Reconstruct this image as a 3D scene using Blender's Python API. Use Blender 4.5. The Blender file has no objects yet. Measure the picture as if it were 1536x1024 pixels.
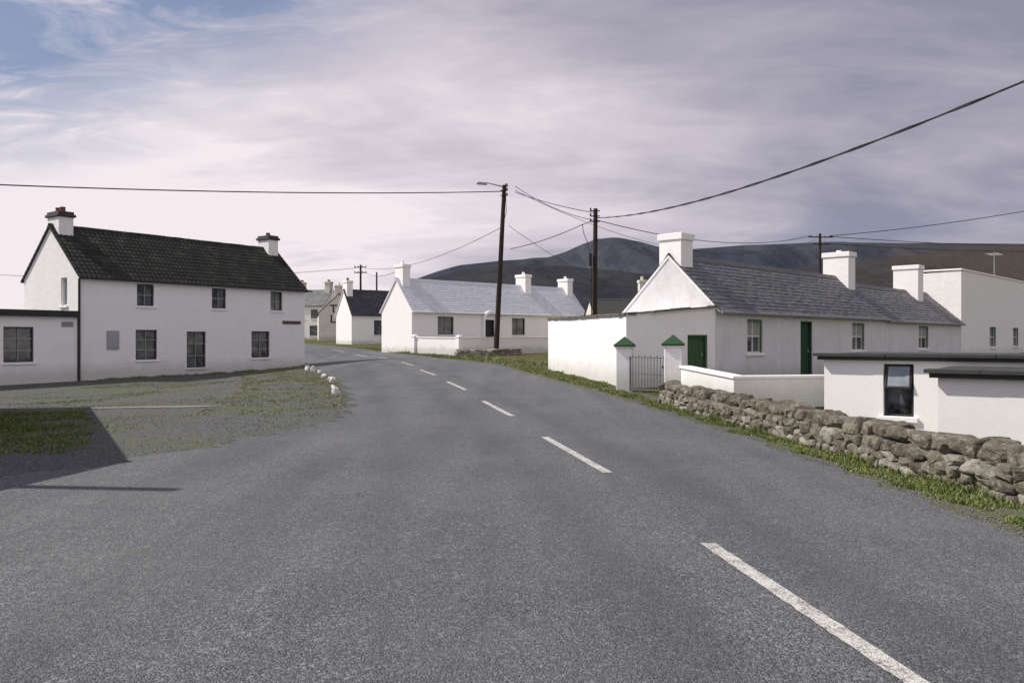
import bpy, math, random
import numpy as np
import bmesh
from mathutils import Vector, Matrix, noise as mn
random.seed(7); rng=np.random.default_rng(7)
scene=bpy.context.scene
coll=scene.collection
scene.view_settings.view_transform='Standard'
scene.view_settings.look='None'
scene.view_settings.exposure=0

# ------------------------------------------------------------------ terrain
def sm(t):
    t=max(0.0,min(1.0,t)); return t*t*(3-2*t)
def rise(y):
    if y<12: return 0.0
    if y<20: return .0185*(y-12)**2/16
    if y<90: return .0185*(y-16)
    return 1.369+.185*(1-math.exp(-(y-90)/10.0))
def gz(x,y):
    z=rise(y)
    z-=.48*sm((-x-6)/8)*sm((y-14)/14)*(1-sm((y-46)/14))
    z-=1.0*sm((x-5.5)/1.5)*(1-sm((y-15.5)/2.5))
    return z

# ------------------------------------------------------------------ node helper
class N:
    def __init__(s,nt): s.nt=nt
    def n(s,t,**k):
        nd=s.nt.nodes.new(t)
        for a,b in k.items(): setattr(nd,a,b)
        return nd
    def put(s,inp,v):
        if isinstance(v,bpy.types.NodeSocket): s.nt.links.new(v,inp)
        else:
            if isinstance(v,(tuple,list)) and len(v)==3 and inp.type=='RGBA': v=(*v,1)
            inp.default_value=v
    def tc(s,out='Object'): return s.n('ShaderNodeTexCoord').outputs[out]
    def map(s,vec,scale=(1,1,1),rot=(0,0,0)):
        m=s.n('ShaderNodeMapping'); s.put(m.inputs['Vector'],vec); m.inputs['Scale'].default_value=scale; m.inputs['Rotation'].default_value=rot
        return m.outputs[0]
    def noise(s,vec,scale,detail=4,rough=.55,dist=0):
        m=s.n('ShaderNodeTexNoise'); s.put(m.inputs['Vector'],vec); m.inputs['Scale'].default_value=scale
        m.inputs['Detail'].default_value=detail; m.inputs['Roughness'].default_value=rough; m.inputs['Distortion'].default_value=dist
        return m.outputs['Fac']
    def vor(s,vec,scale,out='Color',feature='F1'):
        m=s.n('ShaderNodeTexVoronoi',feature=feature); s.put(m.inputs['Vector'],vec); m.inputs['Scale'].default_value=scale
        return m.outputs[out]
    def ramp(s,fac,stops):
        r=s.n('ShaderNodeValToRGB'); s.put(r.inputs[0],fac); e=r.color_ramp.elements
        while len(e)<len(stops): e.new(.5)
        for i,(p,c) in enumerate(stops):
            e[i].position=p
            if not isinstance(c,(tuple,list)): c=(c,c,c)
            e[i].color=(*c,1)
        return r.outputs[0]
    def mix(s,fac,a,b,blend='MIX'):
        m=s.n('ShaderNodeMix',data_type='RGBA',blend_type=blend)
        s.put(m.inputs[0],fac); s.put(m.inputs[6],a); s.put(m.inputs[7],b); return m.outputs[2]
    def m(s,op,a,b=0.0,c=None,clamp=False):
        m=s.n('ShaderNodeMath',operation=op,use_clamp=clamp); s.put(m.inputs[0],a); s.put(m.inputs[1],b)
        if c is not None: s.put(m.inputs[2],c)
        return m.outputs[0]
    def bump(s,h,strength=.4,dist=.02,normal=None):
        b=s.n('ShaderNodeBump'); b.inputs['Strength'].default_value=strength; b.inputs['Distance'].default_value=dist
        s.put(b.inputs['Height'],h)
        if normal is not None: s.put(b.inputs['Normal'],normal)
        return b.outputs[0]
    def sep(s,v):
        x=s.n('ShaderNodeSeparateXYZ'); s.put(x.inputs[0],v); return x.outputs
    def comb(s,x,y,z):
        c=s.n('ShaderNodeCombineXYZ'); s.put(c.inputs[0],x); s.put(c.inputs[1],y); s.put(c.inputs[2],z); return c.outputs[0]
    def attr(s,name):
        a=s.n('ShaderNodeAttribute'); a.attribute_name=name; return a.outputs['Fac']
def new_mat(name,rough=.8,spec=.3):
    m=bpy.data.materials.new(name); m.use_nodes=True
    b=m.node_tree.nodes['Principled BSDF']; b.inputs['Roughness'].default_value=rough
    b.inputs['Specular IOR Level'].default_value=spec
    return m,N(m.node_tree),b

def wall_mat(name,c=(.84,.83,.83),dark=(.66,.65,.64),stain=.45,baseh=.55,bump=.5):
    m,n,b=new_mat(name,.9,.15)
    o=n.tc()
    a=n.noise(o,.9,6,.65)
    st=n.noise(n.map(o,(2.6,2.6,.28)),1.6,5,.6)
    f=n.m('MULTIPLY',n.m('ADD',n.ramp(a,[(.42,0),(.75,1)]),n.ramp(st,[(.5,0),(.8,1)])),stain*.5,clamp=True)
    col=n.mix(f,c,dark)
    z=n.sep(o)[2]
    lo=n.m('SUBTRACT',1.0,n.m('DIVIDE',n.m('SUBTRACT',z,n.m('MULTIPLY',n.noise(o,2.2,5),.5)),baseh),clamp=True)
    col=n.mix(n.m('MULTIPLY',lo,.5),col,(.36,.36,.31))
    fine=n.noise(o,14,4,.7)
    col=n.mix(n.ramp(fine,[(.3,.10),(.6,0)]),col,(.45,.44,.42))
    n.put(b.inputs['Base Color'],col)
    h=n.m('ADD',n.noise(o,38,3,.7),n.m('MULTIPLY',n.noise(o,3.5,3),1.4))
    n.put(b.inputs['Normal'],n.bump(h,bump,.02))
    return m
M_white=wall_mat('white_render')
M_white2=wall_mat('white_render_clean',(.86,.85,.85),(.74,.73,.72),.3,.3,.3)
M_smooth=wall_mat('smooth_white_paint',(.84,.83,.82),(.74,.73,.72),.3,.2,.12)
M_grey=wall_mat('weathered_white_render',(.68,.68,.70),(.46,.46,.47),.85,.5)
M_cream=wall_mat('cream_render',(.70,.67,.61),(.52,.49,.44),.8,.4)

def slate_mat(name,a,b_,rough=.55,moss=.2,spec=.4,mott=.35):
    m,n,b=new_mat(name,rough,spec)
    o=n.tc(); t=n.attr('tint')
    col=n.mix(t,a,b_)
    col=n.mix(n.m('MULTIPLY',n.ramp(n.noise(o,1.6,6,.7),[(.5,0),(.72,1)]),moss),col,(.22,.20,.12))
    col=n.mix(n.ramp(n.noise(o,18,4,.7),[(.35,mott),(.6,0)]),col,(a[0]*.5,a[1]*.5,a[2]*.5))
    n.put(b.inputs['Base Color'],col)
    n.put(b.inputs['Normal'],n.bump(n.noise(o,30,4,.7),.3,.01))
    return m
M_slate=slate_mat('grey_slate',(.105,.108,.118),(.175,.177,.19),.55,.45)
M_slate_light=slate_mat('pale_slate',(.56,.58,.62),(.68,.70,.74),.45,.05,.5,.12)
M_tile=slate_mat('dark_roof_tile',(.024,.026,.024),(.031,.033,.031),.75,.25,.12,.2)
M_slate_dark=slate_mat('dark_slate',(.045,.045,.055),(.075,.075,.09),.65,.2,.25)

def plain(name,c,rough=.6,spec=.4,var=.35,scale=6,bump=.15,metal=0):
    m,n,b=new_mat(name,rough,spec)
    o=n.tc()
    n.put(b.inputs['Base Color'],n.mix(n.m('MULTIPLY',n.noise(o,scale,5,.65),var*1.6,clamp=True),c,tuple(x*.45 for x in c)))
    n.put(b.inputs['Normal'],n.bump(n.noise(o,scale*6,3),bump,.01)); b.inputs['Metallic'].default_value=metal
    return m
M_black=plain('black_paint',(.025,.025,.028),.5)
M_cap=plain('dark_chimney_cap',(.06,.06,.062),.8)
M_frame=plain('dark_window_frame',(.035,.035,.038),.4)
M_bars=plain('grey_glazing_bars',(.30,.30,.29),.5)
M_green=plain('green_cap_paint',(.030,.085,.035),.7,.2,.5)
M_casing=plain('grey_green_casing',(.10,.21,.12),.6,.3,.5)
M_greendoor=plain('green_door_paint',(.065,.14,.065),.7,.2,.6,9)
M_greendark=plain('dark_green_paint',(.028,.085,.048),.6,.3,.5)
M_wframe=plain('white_window_paint',(.74,.74,.72),.4,.5,.2)
M_terra=plain('terracotta',(.20,.07,.045),.85)
M_coping=plain('old_concrete_coping',(.20,.18,.15),.95,.2,.7,5,.5)
M_conc=plain('pale_concrete',(.30,.29,.265),.95,.2,.6,3,.3)
M_metal=plain('galvanised_grey',(.28,.29,.31),.5,.4,.4)
M_box=plain('grey_meter_box',(.38,.39,.43),.5,.3,.3)
M_brown=plain('brown_sign_board',(.13,.085,.06),.6,.3,.4,20)
M_wood=plain('creosoted_wood',(.055,.042,.034),.9,.2,.6,8,.5)
M_wire=plain('black_cable',(.02,.02,.022),.6)
M_felt=plain('dark_roofing_felt',(.075,.078,.075),.9,.2,.6,4,.5)
M_curtain=plain('net_curtain',(.42,.42,.42),.9,.1,.5,7)

m,n,b=new_mat('window_glass',.05,.7)
o=n.tc(); n.put(b.inputs['Base Color'],n.mix(n.ramp(n.noise(o,1.7,4,.6,.5),[(.42,0),(.62,1)]),(.012,.014,.017),(.10,.11,.125)))
n.put(b.inputs['Normal'],n.bump(n.noise(o,1.5,2),.12,.03)); M_glass=m
m,n,b=new_mat('frosted_glass',.3,.5)
o=n.tc(); n.put(b.inputs['Base Color'],n.ramp(n.noise(o,9,3,.6),[(.3,(.17,.20,.24)),(.7,(.27,.31,.36))])); M_frost=m

def asphalt(name,lo,hi,lane=True):
    m,n,b=new_mat(name,.82,.3)
    o=n.tc()
    vv=n.sep(n.vor(o,105,'Color'))[0]
    v2=n.sep(n.vor(o,48,'Color'))[1]
    chips=n.ramp(vv,[(0,tuple(x*.55 for x in lo)),(.30,lo),(.7,hi),(.9,tuple(x*1.4 for x in hi)),(1,tuple(x*1.9 for x in hi))])
    col=n.mix(n.ramp(v2,[(.91,0),(.97,.5)]),chips,(.35,.35,.34))
    tr=n.noise(n.map(o,(1.1,.09,1),(0,0,math.radians(-7))),1.0,4,.6)
    col=n.mix(n.ramp(tr,[(.36,.45),(.62,0)]),col,tuple(x*.75 for x in lo))
    big=n.noise(o,.45,7,.55)
    col=n.mix(n.ramp(big,[(.42,.0),(.72,.30)]),col,(.20,.20,.20))
    mid=n.noise(o,5.0,6,.75)
    col=n.mix(n.ramp(mid,[(.30,.22),(.52,0)]),col,tuple(x*.7 for x in lo))
    col=n.mix(n.ramp(n.noise(o,1.7,9,.78,.8),[(.68,0),(.75,.35)]),col,(.24,.23,.205))
    if lane:
        u=n.attr('lane')
        uu=n.m('ADD',u,n.m('MULTIPLY',n.m('SUBTRACT',n.noise(o,.8,3),.5),.5))
        def band(c,w): return n.m('SUBTRACT',1.0,n.m('DIVIDE',n.m('ABSOLUTE',n.m('SUBTRACT',uu,c)),w),clamp=True)
        dk=n.m('ADD',band(.6,.45),n.m('ADD',band(-.9,.5),band(-2.5,.5)),clamp=True)
        col=n.mix(n.m('MULTIPLY',dk,.34),col,(.065,.068,.075))
    n.put(b.inputs['Base Color'],col)
    d=n.vor(o,105,'Distance')
    h=n.m('ADD',n.m('MULTIPLY',d,-1.0),n.m('MULTIPLY',n.noise(o,6,4),1.2))
    n.put(b.inputs['Normal'],n.bump(h,.8,.011))
    return m
M_road=asphalt('chip_seal_asphalt',(.072,.076,.084),(.140,.145,.155))
def gravel(name,grass,gc=((.055,.075,.02),(.16,.17,.06)),gs=.85):
    m,n,b=new_mat(name,.95,.15)
    o=n.tc()
    vv=n.sep(n.vor(o,60,'Color'))[0]
    st=n.ramp(vv,[(0,(.045,.048,.053)),(.6,(.105,.109,.116)),(.9,(.18,.18,.185)),(1,(.31,.305,.30))])
    st=n.mix(n.ramp(n.noise(o,.5,6,.7),[(.48,0),(.75,.22)]),st,(.15,.145,.135))
    g=n.mix(n.noise(o,9,5,.7),gc[0],gc[1])
    f=n.m('MULTIPLY',n.ramp(n.m('ADD',n.noise(n.map(o,(.6,1.1,1)),.42,4,.6),n.m('MULTIPLY',n.m('SUBTRACT',n.noise(o,5,7,.8),.5),.8)),[(.44-grass,0),(.78-grass,1)]),gs)
    n.put(b.inputs['Base Color'],n.mix(f,st,g))
    n.put(b.inputs['Normal'],n.bump(n.m('ADD',n.m('MULTIPLY',n.vor(o,60,'Distance'),-1),n.noise(o,10,5)),.9,.02))
    return m
M_gravel=gravel('gravel_with_moss',.0,((.06,.085,.02),(.16,.18,.055)),.8)
M_verge=gravel('rough_verge_soil',.10,((.07,.09,.025),(.18,.18,.07)),.9)
m,n,b=new_mat('rough_pasture',1,.1); o=n.tc()
c=n.mix(n.noise(o,.05,6,.7),(.06,.08,.027),(.15,.13,.06)); c=n.mix(n.ramp(n.noise(o,1.5,6,.75),[(.35,.6),(.6,0)]),c,(.04,.05,.02))
n.put(b.inputs['Base Color'],c); n.put(b.inputs['Normal'],n.bump(n.noise(o,4,6,.8),.8,.08)); M_ground=m
m,n,b=new_mat('grass_blades',.7,.2); t=n.attr('tint')
n.put(b.inputs['Base Color'],n.ramp(t,[(0,(.045,.078,.02)),(.45,(.105,.155,.038)),(.8,(.19,.215,.07)),(1,(.30,.27,.14))])); M_grass=m
m,n,b=new_mat('worn_road_paint',.7,.3); o=n.tc()
f=n.ramp(n.m('ADD',n.m('MULTIPLY',n.noise(o,60,4,.8),.7),n.m('MULTIPLY',n.noise(o,7,4,.7),.3)),[(.42,0),(.52,1)])
n.put(b.inputs['Base Color'],n.mix(f,(.15,.15,.15),(.56,.55,.52)))
n.put(b.inputs['Normal'],n.bump(n.m('MULTIPLY',n.vor(o,105,'Distance'),-1),.6,.01)); M_paint=m
def stone_mat(name,a,bb,lich):
    m,n,b=new_mat(name,.95,.15); o=n.tc(); t=n.attr('tint')
    c=n.mix(t,a,bb)
    c=n.mix(n.ramp(n.noise(o,7,7,.75),[(.35,.7),(.58,0)]),c,tuple(x*.4 for x in a))
    c=n.mix(n.m('MULTIPLY',n.ramp(n.noise(o,14,6,.8),[(.54,0),(.62,1)]),lich),c,(.42,.40,.34))
    c=n.mix(n.ramp(n.noise(o,3,5,.7),[(.58,0),(.72,.5)]),c,(.19,.17,.08))
    n.put(b.inputs['Base Color'],c)
    n.put(b.inputs['Normal'],n.bump(n.noise(o,16,7,.75),1.0,.05)); return m
M_stone=stone_mat('field_stone',(.135,.117,.093),(.28,.25,.205),.55)
M_stonep=stone_mat('pale_mortared_stone',(.27,.25,.21),(.46,.43,.375),.6)
M_wstone=plain('whitewashed_stone',(.78,.77,.74),.9,.2,.5,9,.6)
m,n,b=new_mat('yellow_petals',.7,.2); b.inputs['Base Color'].default_value=(.65,.42,.03,1); M_yellow=m
def hill_mat(name,a,b_,c_,brown,x0=.45,x1=1.0,k1=.55):
    m,n,b=new_mat(name,1,.0); o=n.tc()
    c=n.mix(n.ramp(n.noise(o,.004,9,.65),[(.38,0),(.62,1)]),a,b_)
    c=n.mix(n.ramp(n.noise(n.map(o,(1,.22,.4)),.007,10,.72),[(.53,0),(.64,k1)]),c,c_)
    c=n.mix(n.ramp(n.noise(n.map(o,(1,.5,.35)),.014,9,.75),[(.36,.5),(.50,0)]),c,tuple(x*.55 for x in a))
    x=n.sep(o)[0]
    c=n.mix(n.m('MULTIPLY',n.ramp(n.m('ADD',n.m('DIVIDE',x,1400.0),n.m('MULTIPLY',n.m('SUBTRACT',n.noise(o,.006,6,.7),.5),1.2)),[(x0,0),(x1,1)]),.8),c,brown)
    n.put(b.inputs['Base Color'],c); n.put(b.inputs['Normal'],n.bump(n.noise(o,.02,8,.7),.9,14)); return m
M_hill=hill_mat('hazy_heather_mountain',(.040,.047,.065),(.056,.062,.080),(.098,.106,.128),(.066,.058,.058),.55,1.15)  # blue of distant aerial haze is mixed into the heather colours
M_hill2=hill_mat('brown_moorland',(.034,.037,.046),(.048,.050,.057),(.070,.069,.072),(.068,.056,.045),.2,.65)

# ------------------------------------------------------------------ mesh builder
def link(ob,parent=None,label=None,category=None,kind=None,group=None):
    coll.objects.link(ob)
    if parent is not None: ob.parent=parent
    if label: ob['label']=label
    if category: ob['category']=category
    if kind: ob['kind']=kind
    if group: ob['group']=group
    return ob
class MB:
    def __init__(s,f=None): s.v=[];s.f=[];s.mi=[];s.t=[];s.map=f
    def poly(s,pts,mi=0,t=.5):
        k=len(s.v)
        for p in pts: s.v.append(tuple(s.map(*p)) if s.map else tuple(p))
        s.f.append(tuple(range(k,k+len(pts)))); s.mi.append(mi); s.t.append(t)
    def hexa(s,b,t_,mi=0,t=.5):
        s.poly(b[::-1],mi,t); s.poly(t_,mi,t)
        k=len(b)
        for i in range(k):
            j=(i+1)%k; s.poly([b[i],b[j],t_[j],t_[i]],mi,t)
    def box(s,x0,x1,y0,y1,z0,z1,mi=0,t=.5):
        s.hexa([(x0,y0,z0),(x1,y0,z0),(x1,y1,z0),(x0,y1,z0)],[(x0,y0,z1),(x1,y0,z1),(x1,y1,z1),(x0,y1,z1)],mi,t)
    def prism(s,pts,z0,z1,mi=0,t=.5):
        s.hexa([(x,y,z0) for x,y in pts],[(x,y,z1) for x,y in pts],mi,t)
    def tube(s,p0,p1,r0,r1=None,seg=8,mi=0,t=.5):
        r1=r0 if r1 is None else r1
        p0=Vector(p0);p1=Vector(p1); q=(p1-p0).to_track_quat('Z','Y')
        a=[];c=[]
        for i in range(seg):
            an=2*math.pi*i/seg; d=q@Vector((math.cos(an),math.sin(an),0))
            a.append(tuple(p0+d*r0)); c.append(tuple(p1+d*r1))
        s.hexa(a,c,mi,t)
    def obj(s,name,mats,parent=None,smooth=False,bevel=0,**k):
        me=bpy.data.meshes.new(name); me.from_pydata(s.v,[],s.f)
        for mt in (mats if isinstance(mats,(list,tuple)) else [mats]): me.materials.append(mt)
        me.polygons.foreach_set('material_index',s.mi)
        at=me.attributes.new('tint','FLOAT','FACE'); at.data.foreach_set('value',s.t)
        if smooth: me.polygons.foreach_set('use_smooth',[True]*len(s.f))
        ob=bpy.data.objects.new(name,me); link(ob,parent,**k)
        if bevel:
            bm=bmesh.new(); bm.from_mesh(me); bmesh.ops.remove_doubles(bm,verts=bm.verts,dist=.0005); bm.to_mesh(me); bm.free()
            md=ob.modifiers.new('bevel','BEVEL'); md.width=bevel; md.segments=2; md.limit_method='ANGLE'
        return ob
def empty(name,x,y,z,ang=0,**k):
    e=bpy.data.objects.new(name,None); e.location=(x,y,z); e.rotation_euler=(0,0,ang); e.empty_display_size=.3
    return link(e,None,**k)

def panel(mb,s0,s1,z0,z1,holes,depth=.2,mi=0):
    xs=sorted({s0,s1,*[h[0] for h in holes],*[h[1] for h in holes]})
    zs=sorted({z0,z1,*[h[2] for h in holes],*[h[3] for h in holes]})
    for i in range(len(xs)-1):
        for j in range(len(zs)-1):
            cx=(xs[i]+xs[i+1])/2; cz=(zs[j]+zs[j+1])/2
            if any(h[0]<cx<h[1] and h[2]<cz<h[3] for h in holes): continue
            mb.poly([(xs[i],0,zs[j]),(xs[i+1],0,zs[j]),(xs[i+1],0,zs[j+1]),(xs[i],0,zs[j+1])],mi)
    for h in holes:
        a,b,c,d=h[:4]
        mb.poly([(a,0,c),(b,0,c),(b,depth,c),(a,depth,c)],mi); mb.poly([(a,0,d),(b,0,d),(b,depth,d),(a,depth,d)],mi)
        mb.poly([(a,0,c),(a,0,d),(a,depth,d),(a,depth,c)],mi); mb.poly([(b,0,c),(b,0,d),(b,depth,d),(b,depth,c)],mi)

def window(parent,f,a,b,c,d,nx=1,nz=2,fm=None,sill=None,depth=.14,outer=None,curtain=False,label=None,top=None,half=.5,bars=None,blind=False):
    fm=fm or M_frame; bars=bars or (M_bars if fm is M_frame else fm)
    g=MB(f); g.poly([(a,depth,c),(b,depth,c),(b,depth,d),(a,depth,d)])
    w=g.obj('window',M_glass if not blind else M_box,parent)
    if label: w['label']=label
    fr=MB(f); t=.05; y0=depth-.06; y1=depth-.004
    fr.box(a,a+t,y0,y1,c,d); fr.box(b-t,b,y0,y1,c,d); fr.box(a+t,b-t,y0,y1,c,c+t); fr.box(a+t,b-t,y0,y1,d-t,d)
    fr.obj('frame',fm,w)
    if nx>1 or nz>1:
        fr=MB(f)
        for i in range(1,nx):
            x=a+(b-a)*i/nx; fr.box(x-.018,x+.018,y0+.01,y1,c+t,d-t)
        for j in range(1,nz):
            z=c+(d-c)*(half if nz==2 else j/nz); fr.box(a+t,b-t,y0+.005,y1-.003,z-.022,z+.022)
        fr.obj('glazing_bars',bars,w)
    if outer:
        q=MB(f); t2=.06
        q.box(a,a+t2,.03,y0-.003,c+.02,d); q.box(b-t2,b,.03,y0-.003,c+.02,d); q.box(a+t2,b-t2,.03,y0-.003,d-t2,d)
        q.obj('casing',outer,w)
    if curtain:
        cu=MB(f); cu.poly([(a+t,depth-.002,c+(d-c)*.5),(b-t,depth-.002,c+(d-c)*.5),(b-t,depth-.002,d-t),(a+t,depth-.002,d-t)]); cu.poly([(a+t,depth-.002,c+t),(a+t+.16,depth-.002,c+t),(a+t+.10,depth-.002,c+(d-c)*.49),(a+t,depth-.002,c+(d-c)*.49)]); cu.obj('net_curtain',M_curtain,w)
    if top:
        zt=d-t*.5; zb_=c+(d-c)*half; o_=.14
        cu=MB(f); cu.poly([(a+t,y0-o_,zb_+.0),(b-t,y0-o_,zb_+.0),(b-t,y0-.01,zt),(a+t,y0-.01,zt)]); cu.obj('top_pane',top,w)
        cu=MB(f)
        def bar(p,q,r_=.024): cu.tube(p,q,r_,r_,4)
        bar((a+t,y0-o_,zb_),(b-t,y0-o_,zb_)); bar((a+t,y0-.01,zt),(b-t,y0-.01,zt)); bar((a+t,y0-o_,zb_),(a+t,y0-.01,zt)); bar((b-t,y0-o_,zb_),(b-t,y0-.01,zt)); cu.obj('hopper_frame',fm,w)
    s=MB(f); s.box(a-.07,b+.07,-.06,y0-.002,c-.085,c+.012); s.obj('sill',sill or M_white2,w,bevel=.01)
    return w
def door(parent,f,a,b,c,d,mat,depth=.14,glazed=False,label=None):
    g=MB(f); t=.06
    g.box(a+t,b-t,depth,depth+.04,c,d-t)
    k=int((b-a)/.14)
    for i in range(1,k):
        x=a+t+(b-a-2*t)*i/k; g.box(x-.045,x+.045,depth-.012,depth-.001,c+.15,d-t-.12)
    dr=g.obj('door',mat,parent)
    if label: dr['label']=label
    q=MB(f); q.box(a,a+t,.03,depth+.03,c,d); q.box(b-t,b,.03,depth+.03,c,d); q.box(a+t,b-t,.03,depth+.03,d-t,d)
    q.obj('frame',mat,dr)
    h=MB(f); h.box(b-t-.12,b-t-.08,depth-.07,depth-.012,c+.95,c+1.05); h.obj('handle',M_metal,dr)
    return dr

def slates(mb,L,y0,z0,y1,z1,x0=0,sw=.32,ch=.24,style='slate',seed=1,jit=1.0):
    r=random.Random(seed)
    dy,dz=y1-y0,z1-z0; S=math.hypot(dy,dz); uy,uz=dy/S,dz/S
    sgn=1 if dy>0 else -1
    ny,nz=-uz*sgn,abs(uy)
    rows=max(2,round(S/ch)); ch=S/rows
    def P(x,a,h): return (x,y0+uy*a+ny*h,z0+uz*a+nz*h)
    mb.poly([P(x0,0,0),P(x0+L,0,0),P(x0+L,S,0),P(x0,S,0)],0,.2)
    cols=max(2,round(L/sw)); sw=L/cols
    for i in range(rows):
        a0=i*ch-.015; a1=min(S,(i+1)*ch+.05)
        off=(i%2)*.5 if style=='slate' else 0
        rowt=r.uniform(-.12,.12)
        for j in range(-1,cols+1):
            xa=max(x0,x0+(j+off)*sw); xb=min(x0+L,x0+(j+1+off)*sw)
            if xb-xa<.02: continue
            if style=='slate':
                g=.003; t=min(1,max(0,r.random()*.8+.1+rowt)); lf=.020+r.uniform(0,.010)*jit; da=r.uniform(-.010,.010)*jit
                A=P(xa+g,a0+da,lf);B=P(xb-g,a0+da,lf+r.uniform(-.004,.004)*jit);C=P(xb-g,a1,.008);D=P(xa+g,a1,.008)
                mb.poly([A,B,C,D],0,t); mb.poly([P(xa+g,a0+da,0.0),P(xb-g,a0+da,0.0),B,A],0,t*.5)
                mb.poly([P(xa+g,a0+da,0),A,D],0,t*.5); mb.poly([P(xb-g,a0+da,0),B,C],0,t*.5)
            else:
                t=r.random(); prof=[(0,.014),(.2,.028),(.45,.032),(.7,.021),(.85,.013),(1,.014)]
                for k in range(5):
                    p,h=prof[k];q,h2=prof[k+1]; w=xb-xa
                    A=P(xa+p*w,a0,h+.012);B=P(xa+q*w,a0,h2+.012);C=P(xa+q*w,a1,h2-.008);D=P(xa+p*w,a1,h-.008)
                    mb.poly([A,B,C,D],0,t); mb.poly([P(xa+p*w,a0,0),P(xa+q*w,a0,0),B,A],0,t)

def chimney(parent,x,y,zb,zt,wx,wy,mat,capmat,pots=1,potmat=None,ph=.28,style=0):
    c=MB()
    if style==0:
        c.box(x-wx/2,x+wx/2,y-wy/2,y+wy/2,zb,zt-.16,0)
        c.box(x-wx/2-.08,x+wx/2+.08,y-wy/2-.08,y+wy/2+.08,zt-.16,zt-.04,1)
        c.box(x-wx/2-.02,x+wx/2+.02,y-wy/2-.02,y+wy/2+.02,zt-.04,zt+.08,1)
    else:
        c.box(x-wx/2,x+wx/2,y-wy/2,y+wy/2,zb,zt-.22,0)
        c.box(x-wx/2-.05,x+wx/2+.05,y-wy/2-.05,y+wy/2+.05,zt-.22,zt,1)
    for i in range(pots):
        px=x; py=y+(i-(pots-1)/2)*.4
        z0=zt+(.08 if style==0 else 0)
        c.tube((px,py,z0),(px,py,z0+ph),.12,.10,12,2); c.tube((px,py,z0+ph-.05),(px,py,z0+ph+.002),.12,.12,12,2)
    return c.obj('chimney',[mat,capmat,potmat or mat],parent,bevel=.02)

F_front=lambda s,d,z:(s,d,z)
F_left=lambda s,d,z:(d,s,z)
def house(name,label,category,ox,oy,dx,dy,L,W,eave,ridge,zb,wmat,rmat,wins=[],doors=[],gwins=[],chims=[],style='slate',gutter=M_black,
          sw=.32,ch=.24,ov=.16,vov=.08,frame=None,outer=None,seed=3,jit=1.0,curt=False,verge=None,group=None,ridgetint=.1,half=.5):
    ang=math.atan2(dy,dx)
    e=empty(name,ox,oy,zb,ang,label=label,category=category,group=group)
    E=eave-zb; R=ridge-zb; lo=-.9
    w=MB()
    holes=[(a,b,c-zb,d-zb) for a,b,c,d,*_ in wins]+[(a,b,c-zb,d-zb) for a,b,c,d,*_ in doors]
    panel(w,0,L,lo,E,holes)
    w.poly([(0,W,lo),(L,W,lo),(L,W,E),(0,W,E)])
    w.map=F_left
    gh=[(a,b,c-zb,d-zb) for a,b,c,d in gwins]
    panel(w,0,W,lo,E,gh); w.poly([(0,0,E),(W,0,E),(W/2,0,R)])
    w.map=None
    w.poly([(L,0,lo),(L,W,lo),(L,W,E),(L,W/2,R),(L,0,E)])
    w.obj('wall',wmat,e)
    k=(R-E)/(W/2)
    r=MB()
    slates(r,L+2*vov,-ov,E-ov*k+.03,W/2,R+.03,-vov,sw,ch,style,seed,jit)
    slates(r,L+2*vov,W+ov,E-ov*k+.03,W/2,R+.03,-vov,sw,ch,style,seed+1,jit)
    for (ya,za) in ((-ov,E-ov*k+.03),(W+ov,E-ov*k+.03)):
        for xx in (-vov,L+vov):
            r.poly([(xx,ya,za-.07),(xx,ya,za+.0),(xx,W/2,R+.03),(xx,W/2,R-.05)],1)
        r.poly([(-vov,ya,za-.07),(L+vov,ya,za-.07),(L+vov,W/2,R-.05),(-vov,W/2,R-.05)],1)
        r.poly([(-vov,ya,za-.07),(L+vov,ya,za-.07),(L+vov,ya,za+.02),(-vov,ya,za+.02)],1)
    x=-vov; rr=random.Random(seed)
    while x<L+vov-.05:
        x2=min(L+vov,x+.45)
        h=.075+rr.uniform(0,.012)
        for sg in (-1,1):
            r.poly([(x,W/2+sg*.14,R+.03-.14*k+.05),(x2-.01,W/2+sg*.14,R+.03-.14*k+.05),(x2-.01,W/2,R+.03+h),(x,W/2,R+.03+h)],0,rr.random()*.4+ridgetint)
            r.poly([(x,W/2+sg*.14,R+.03-.14*k),(x2-.01,W/2+sg*.14,R+.03-.14*k),(x2-.01,W/2+sg*.14,R+.03-.14*k+.05),(x,W/2+sg*.14,R+.03-.14*k+.05)],0,.1)
        x=x2
    ro=r.obj('roof',[rmat,verge or rmat],e)
    for c in chims:
        chimney(ro,c['x'],W/2,R-.6,c['top']-zb,c.get('wx',.6),c.get('wy',.9),c.get('mat',wmat),c.get('cap',M_white2),c.get('pots',1),c.get('potmat'),c.get('ph',.28),c.get('style',0))
    for a,b,c,d,*ex in wins:
        nx,nz=(ex+[1,2])[:2] if len(ex)>=2 else (1,2)
        window(e,F_front,a,b,c-zb,d-zb,nx,nz,frame,outer=outer,curtain=curt,half=half)
    for a,b,c,d in gwins: window(e,F_left,a,b,c-zb,d-zb,1,1,M_wframe,blind=True,label='narrow pale recessed gable window')
    for a,b,c,d,mt in doors: door(e,F_front,a,b,c-zb,d-zb,mt)
    if gutter:
        g=MB(); y=-ov-.05; z=E-ov*k-.02
        g.tube((-vov,y,z),(L+vov,y,z),.05,.05,8); g.obj('gutter',gutter,e)
    return e

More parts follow.
